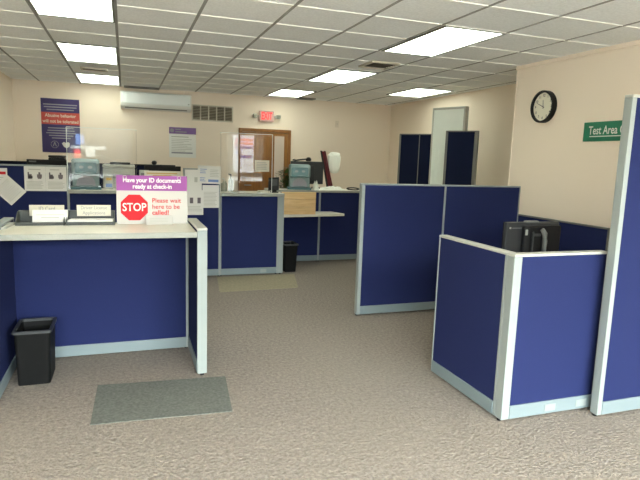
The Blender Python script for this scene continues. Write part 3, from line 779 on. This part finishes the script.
# air conditioner
t = thing('air_conditioner', 'white wall air conditioner high on the back wall', 'air conditioner', (.51, YF, 2.2))
bm = nb()
prism(bm, [(0, 2.215), (.11, 2.215), (.19, 2.26), (.20, 2.30), (.20, 2.47), (.17, 2.495), (0, 2.495)], (-.055, YF - .001, 0), (0, -1, 0), (0, 0, 1), 1.135)
finish(bm); bmesh.ops.bevel(bm, geom=bm.edges[:], offset=.008, segments=2, affect='EDGES')
obj('body', bm, 'white', t)
obj('front_panel', bx(-.03, 1.055, YF - .212, YF - .2, 2.30, 2.475, bev=.006), 'ac', t)
obj('air_outlet', prism(nb(), [(-.0, 0), (1.0, 0), (1.0, .03), (0, .03)], (.01, YF - .133, 2.226), XR, V((0, -.08, .045)).normalized(), .004), 'mgrey', t)
obj('display', bx(1.02, 1.045, YF - .2135, YF - .212, 2.325, 2.335), 'mgrey', t)
# return air grille: five bays
t = thing('wall_grille', 'five bay return air grille beside the air conditioner', 'vent', (1.46, YF, 2.1))
gx0, gx1, gz0, gz1 = 1.105, 1.825, 2.085, 2.36
obj('duct_opening', bx(gx0 + .01, gx1 - .01, YF - .006, YF - .001, gz0 + .01, gz1 - .01), 'dark', t)
bm = nb(); e = .02
box(bm, gx0, gx1, YF - .02, YF - .001, gz0, gz0 + e); box(bm, gx0, gx1, YF - .02, YF - .001, gz1 - e, gz1)
bw = (gx1 - gx0 - e) / 5
for k in range(6): box(bm, gx0 + bw * k, gx0 + bw * k + e, YF - .02, YF - .001, gz0 + e, gz1 - e)
obj('frame', bm, 'vent', t)
for k in range(5):
    bm = nb()
    for q in range(9):
        z = gz0 + e + (gz1 - gz0 - 2 * e) * (q + .5) / 9
        prism(bm, [(0, 0), (bw - e, 0), (bw - e, .014), (0, .014)], (gx0 + bw * k + e, YF - .014, z - .006), XR, V((0, .5, .8)).normalized(), .002)
    obj('louvre_bank', bm, mat('louvre_metal', (.30, .26, .19), .6) if k == 0 else bpy.data.materials['louvre_metal'], t)
# exit sign with lamp heads
t = thing('exit_sign', 'red lit exit sign with two emergency lamps above the brown door', 'exit sign', (2.43, YF, 2.13))
obj('housing', bx(2.295, 2.565, YF - .06, YF - .001, 2.13, 2.32, bev=.008), 'exitf', t)
fp = obj('face', bx(2.312, 2.548, YF - .0625, YF - .06, 2.148, 2.302, bev=.001), 'exitf', t)
text('lettering', 'EXIT', (2.43, YF - .0625, 2.225), XR, ZU, .125, 'exit', t, .20, bold=.03)
for x in (2.215, 2.65):
    h = obj('lamp_head', bx(x - .04, x + .04, YF - .09, YF - .03, 2.19, 2.26, bev=.014), 'lgrey', t)
    obj('lens', bx(x - .03, x + .03, YF - .094, YF - .09, 2.20, 2.25, bev=.002), 'clear', h)
    obj('arm', bx(min(x, 2.43), max(x, 2.43), YF - .04, YF - .02, 2.215, 2.235) if False else (bx(x + .03, 2.297, YF - .045, YF - .03, 2.215, 2.235) if x < 2.4 else bx(2.563, x - .03, YF - .045, YF - .03, 2.215, 2.235)), 'lgrey', t)
# purple poster
t = thing('poster', 'dark purple poster with a red band on the left back wall', 'poster', (-.97, YF, 1.46))
px0, px1, pz0, pz1 = -1.257, -.69, 1.46, 2.315
o = V(((px0 + px1) / 2, YF - .006, (pz0 + pz1) / 2)); hw, hh = (px1 - px0) / 2, (pz1 - pz0) / 2
obj('board', bx(px0, px1, YF - .006, YF, pz0, pz1), 'purple', t)
obj('red_band', strips([(-hw, hw, .02, .21)], o), 'redb', t)
text('lettering', 'Abusive behavior', o + V((0, 0, .158)), XR, ZU, .05, 'cream', t, .46, bold=.02, lift=.002)
text('lettering', 'will not be tolerated', o + V((0, 0, .068)), XR, ZU, .05, 'cream', t, .53, bold=.02, lift=.002)
obj('printed_text', strips([(-.25, .25, .325, .342), (-.24, .24, .285, .302), (-.2, .2, .245, .26)], o), 'lilac', t)
obj('printed_text', strips([(-.19, .19, -.045, -.03), (-.2, .2, -.085, -.07), (-.22, .22, -.125, -.11), (-.18, .18, -.165, -.15), (-.14, .14, -.205, -.19)], o), 'lilac', t)
ic = V((-.10, 0, -.30))
obj('emblem', tube(nb(), [o + ic + V((.055 * math.cos(a), -.001, .055 * math.sin(a))) for a in [k * PI / 10 for k in range(20)]], .004, 6, True), 'lilac', t)
obj('emblem', prism(nb(), [(-.03, -.03), (-.015, -.03), (0, .02), (.015, -.03), (.03, -.03), (.006, .04), (-.006, .04)], o + ic + V((0, -.001, 0)), XR, ZU, .001), 'lilac', t)
obj('emblem', prism(nb(), [(-.06, .02), (-.03, .045), (0, .03), (.04, .045), (.06, .02), (.05, -.03), (.01, -.055), (-.03, -.035)], o + V((.065, -.001, -.30)), XR, ZU, .001), 'paper', t)
# white notice with violet header
t = thing('notice_sign', 'white notice with a violet header on the back wall below the grille', 'sign', (.95, YF, 1.44))
o = V((.95, YF - .006, 1.697))
obj('board', bx(.722, 1.178, YF - .006, YF - .001, 1.44, 1.955), 'white', t)
obj('header_band', strips([(-.228, .228, .148, .258)], o), 'purp2', t)
obj('emblem', prism(nb(), [(.035 * math.cos(k * PI / 6), .035 * math.sin(k * PI / 6)) for k in range(12)], o + V((-.18, -.002, .20)), XR, ZU, .001), 'lilac', t)
obj('header_text', strips([(-.125, -.03, .215, .232), (-.125, .07, .172, .192)], o + V((0, -.001, 0))), 'lilac', t)
obj('printed_text', strips([(-.19, .10, .09, .105)] + lines(-.19, .19, -.16, .07, 8, .25, .5), o), 'lgrey', t)
obj('printed_text', strips([(-.19, .17, -.19, -.165)], o), 'lilac', t)
t = thing('switch_plate', 'small beige plate high on the back wall right of the exit sign', 'plate', (3.82, YF, 2.1))
obj('plate', bx(3.785, 3.855, YF - .008, YF - .001, 2.10, 2.225, bev=.003), mat('plate_paint', (.74, .64, .52), .6), t)
obj('knob', bx(3.81, 3.83, YF - .014, YF - .008, 2.15, 2.175, bev=.002), mat('knob_paint', (.62, .53, .43), .6), t)

# ------------------------------------------------------------------ photo corner: two loose panels and a tall board
def loose(x0, y0, x1, y1, H, label, **k):
    a = math.atan2(y1 - y0, x1 - x0); L = math.hypot(x1 - x0, y1 - y0)
    return panel(x0, y0, a, L, H, label, **k)
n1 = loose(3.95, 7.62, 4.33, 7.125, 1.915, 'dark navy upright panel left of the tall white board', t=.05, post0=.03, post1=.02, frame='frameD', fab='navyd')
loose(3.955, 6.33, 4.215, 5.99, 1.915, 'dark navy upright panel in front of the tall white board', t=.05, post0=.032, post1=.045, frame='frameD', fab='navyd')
obj('seam_strip', bx(.325, .337, .0, .005, .1, 1.895), 'frameD', n1)
a = math.atan2(6.42 - 6.94, 4.29 - 4.10)
t = thing('tall_board', 'tall pale white board standing between the two dark navy upright panels', 'board', (4.10, 6.94, 0), rotz=a)
L = math.hypot(.52, .19)
obj('sheet', bx(.02, L - .02, .006, .075, .03, 2.24), 'frost', t)
bm = nb()
box(bm, 0, .025, 0, .08, 0, 2.256, bev=.004); box(bm, L - .025, L, 0, .08, 0, 2.256, bev=.004)
box(bm, .025, L - .025, 0, .08, 2.226, 2.256, bev=.004); box(bm, .025, L - .025, 0, .08, 0, .03, bev=.004)
obj('frame', bm, 'cap', t)
for k in range(4):
    x = .07 + .07 * k
    obj('rib', bx(x, x + .012, .002, .0065, .04, 1.7), 'frost', t)

# ------------------------------------------------------------------ right wall: clock and green sign
UY = V((0, -1, 0))
t = thing('wall_clock', 'round black rimmed clock on the right wall', 'clock', (X1, 4.71, 2.105))
cc = V((X1, 4.71, 2.105)); R = .163
def disc(r0, r1, x0, x1, n=40):
    bm = nb(); ri = []
    prof = [(r0, x0), (r1, x0), (r1, x1), (r0, x1)] if r0 > 0 else None
    if prof:
        for r, x in prof: ri.append([bm.verts.new((x, cc.y + r * math.cos(2 * PI * k / n), cc.z + r * math.sin(2 * PI * k / n))) for k in range(n)])
        for q in range(4):
            A, B = ri[q], ri[(q + 1) % 4]
            for k in range(n): bm.faces.new((A[k], A[(k + 1) % n], B[(k + 1) % n], B[k]))
    else:
        for x in (x0, x1): ri.append([bm.verts.new((x, cc.y + r1 * math.cos(2 * PI * k / n), cc.z + r1 * math.sin(2 * PI * k / n))) for k in range(n)])
        bm.faces.new(ri[0]); bm.faces.new(ri[1])
        for k in range(n): bm.faces.new((ri[0][k], ri[0][(k + 1) % n], ri[1][(k + 1) % n], ri[1][k]))
    return bm
obj('rim', disc(.143, R, X1 - .055, X1 - .001), 'black', t)
fc = obj('dial', disc(0, .144, X1 - .03, X1 - .002), 'skinw', t)
for k in range(1, 13):
    a = PI / 2 - k * PI / 6
    p = cc + V((-.0305, -.113 * math.cos(a), .113 * math.sin(a)))
    text('numeral', str(k), p, UY, ZU, .026, 'inkd', fc, bold=.015)
def hand(name, ang, l, w, x):
    a = PI / 2 - ang; u = V((0, -math.cos(a), math.sin(a))); s = V((0, -math.sin(a), -math.cos(a)))
    p = cc + V((-x, 0, 0)); bm = nb()
    prism(bm, [(-.02, -w), (l, -w * .5), (l, w * .5), (-.02, w)], p, u, u.cross(V((1, 0, 0))) * 1, .0015)
    obj(name, bm, 'inkd', t)
hand('minute_hand', 2 * PI * 49 / 60, .10, .004, .036)
hand('hour_hand', 2 * PI * (11 + 49 / 60) / 12, .07, .005, .034)
t = thing('wall_sign', 'green sign with white lettering on the right wall behind the tall panel', 'sign', (X1, 3.85, 1.74))
gy1, gy0 = 4.162, 3.56
obj('board', bx(X1 - .008, X1 - .001, gy0, gy1, 1.742, 1.918), 'green', t)
text('lettering', 'Test Area C', (X1 - .008, 4.10, 1.838), UY, ZU, .074, 'paper', t, .40, 'LEFT', bold=.016)
obj('underline', bx(X1 - .0095, X1 - .008, 3.6, 4.085, 1.782, 1.79), 'paper', t)

# ------------------------------------------------------------------ street front added out of view, toned for its reflections in the acrylic
struct('wall_opposite', bx(-30, 40, -27.5, -27, 0, 5.2), mat('opposite_wall_dark', (.032, .03, .027), .9, noise=(1.5, .3)))  # unseen wall, coloured dark to weaken the reflections in the acrylic
tr = struct('reflection_panel_1', bx(7.45, 9.0, -27.05, -26.9, .3, 3.0), mat('reflection_pale', (.8, .8, .82), .7))  # added pale panel, placed to show as the bright reflection in the right guard
tl = struct('reflection_panel_2', bx(-3.4, -1.2, -27.05, -26.9, 1.62, 1.82), 'white')  # added white bar for the bright horizontal reflection in the left guard
for z0, z1, a, b, m in ((1.9, 2.6, -3.1, -2.6, 'inkb'), (1.0, 1.6, -3.2, -2.8, 'redb'), (1.1, 1.6, -2.5, -1.9, 'white')):
    struct('reflection_stripe', bx(a, b, -27.05, -26.89, z0, z1), m, tl)  # added colour blocks, there only to be mirrored in the left guard
for z0, z1, a, b, m in ((2.62, 2.74, 7.6, 8.9, 'redb'), (2.35, 2.47, 7.55, 8.9, 'redb'), (2.02, 2.2, 7.6, 8.9, 'purple'), (1.65, 1.8, 7.6, 8.0, 'inkb'), (1.35, 1.55, 7.9, 8.8, 'purple')):
    struct('reflection_stripe', bx(a, b, -26.9, -26.89, z0, z1), m, tr)  # added bands standing in for the lettering reflected in the right guard
# ------------------------------------------------------------------ world, daylight, camera
w = bpy.data.worlds.new('daylight'); bpy.context.scene.world = w; w.use_nodes = True
bg = w.node_tree.nodes['Background']; bg.inputs[0].default_value = (.91, .975, 1.0, 1); bg.inputs[1].default_value = 37.0
for i, (a, b, z0, z1) in enumerate(OPEN):
    l = bpy.data.lights.new('daylight_portal', 'AREA'); l.shape = 'RECTANGLE'; l.size = b - a; l.size_y = z1 - z0
    l.cycles.is_portal = True
    lo = bpy.data.objects.new('daylight_portal', l); C.objects.link(lo)
    lo.location = ((a + b) / 2, YN - .13, (z0 + z1) / 2); lo.rotation_euler = (math.radians(90), 0, 0)

f, yaw, pitch, roll = 547.72, 0.34295, 0.14745, 0.03309
cy_, sy_, cp_, sp_ = math.cos(yaw), math.sin(yaw), math.cos(pitch), math.sin(pitch)
fw = V((sy_ * cp_, cy_ * cp_, -sp_)); r_ = V((cy_, -sy_, 0)); u_ = r_.cross(fw)
r2 = r_ * math.cos(roll) + u_ * math.sin(roll); u2 = -r_ * math.sin(roll) + u_ * math.cos(roll)
cam = bpy.data.cameras.new('camera'); co = bpy.data.objects.new('camera', cam); C.objects.link(co)
mw = Matrix((r2, u2, -fw)).transposed().to_4x4(); mw.translation = (0, 0, 1.5); co.matrix_world = mw
cam.sensor_fit = 'HORIZONTAL'; cam.sensor_width = 36; cam.lens = f * 36 / 640; cam.clip_start = .02
S = bpy.context.scene; S.camera = co
S.view_settings.view_transform = 'Standard'; S.view_settings.look = 'None'; S.view_settings.gamma = 1
S.view_settings.use_curve_mapping = False; S.view_settings.exposure = 0.68
S.cycles.use_denoising = True; S.cycles.max_bounces = 10; S.cycles.transparent_max_bounces = 16
S.cycles.diffuse_bounces = 6; S.cycles.sample_clamp_indirect = 6
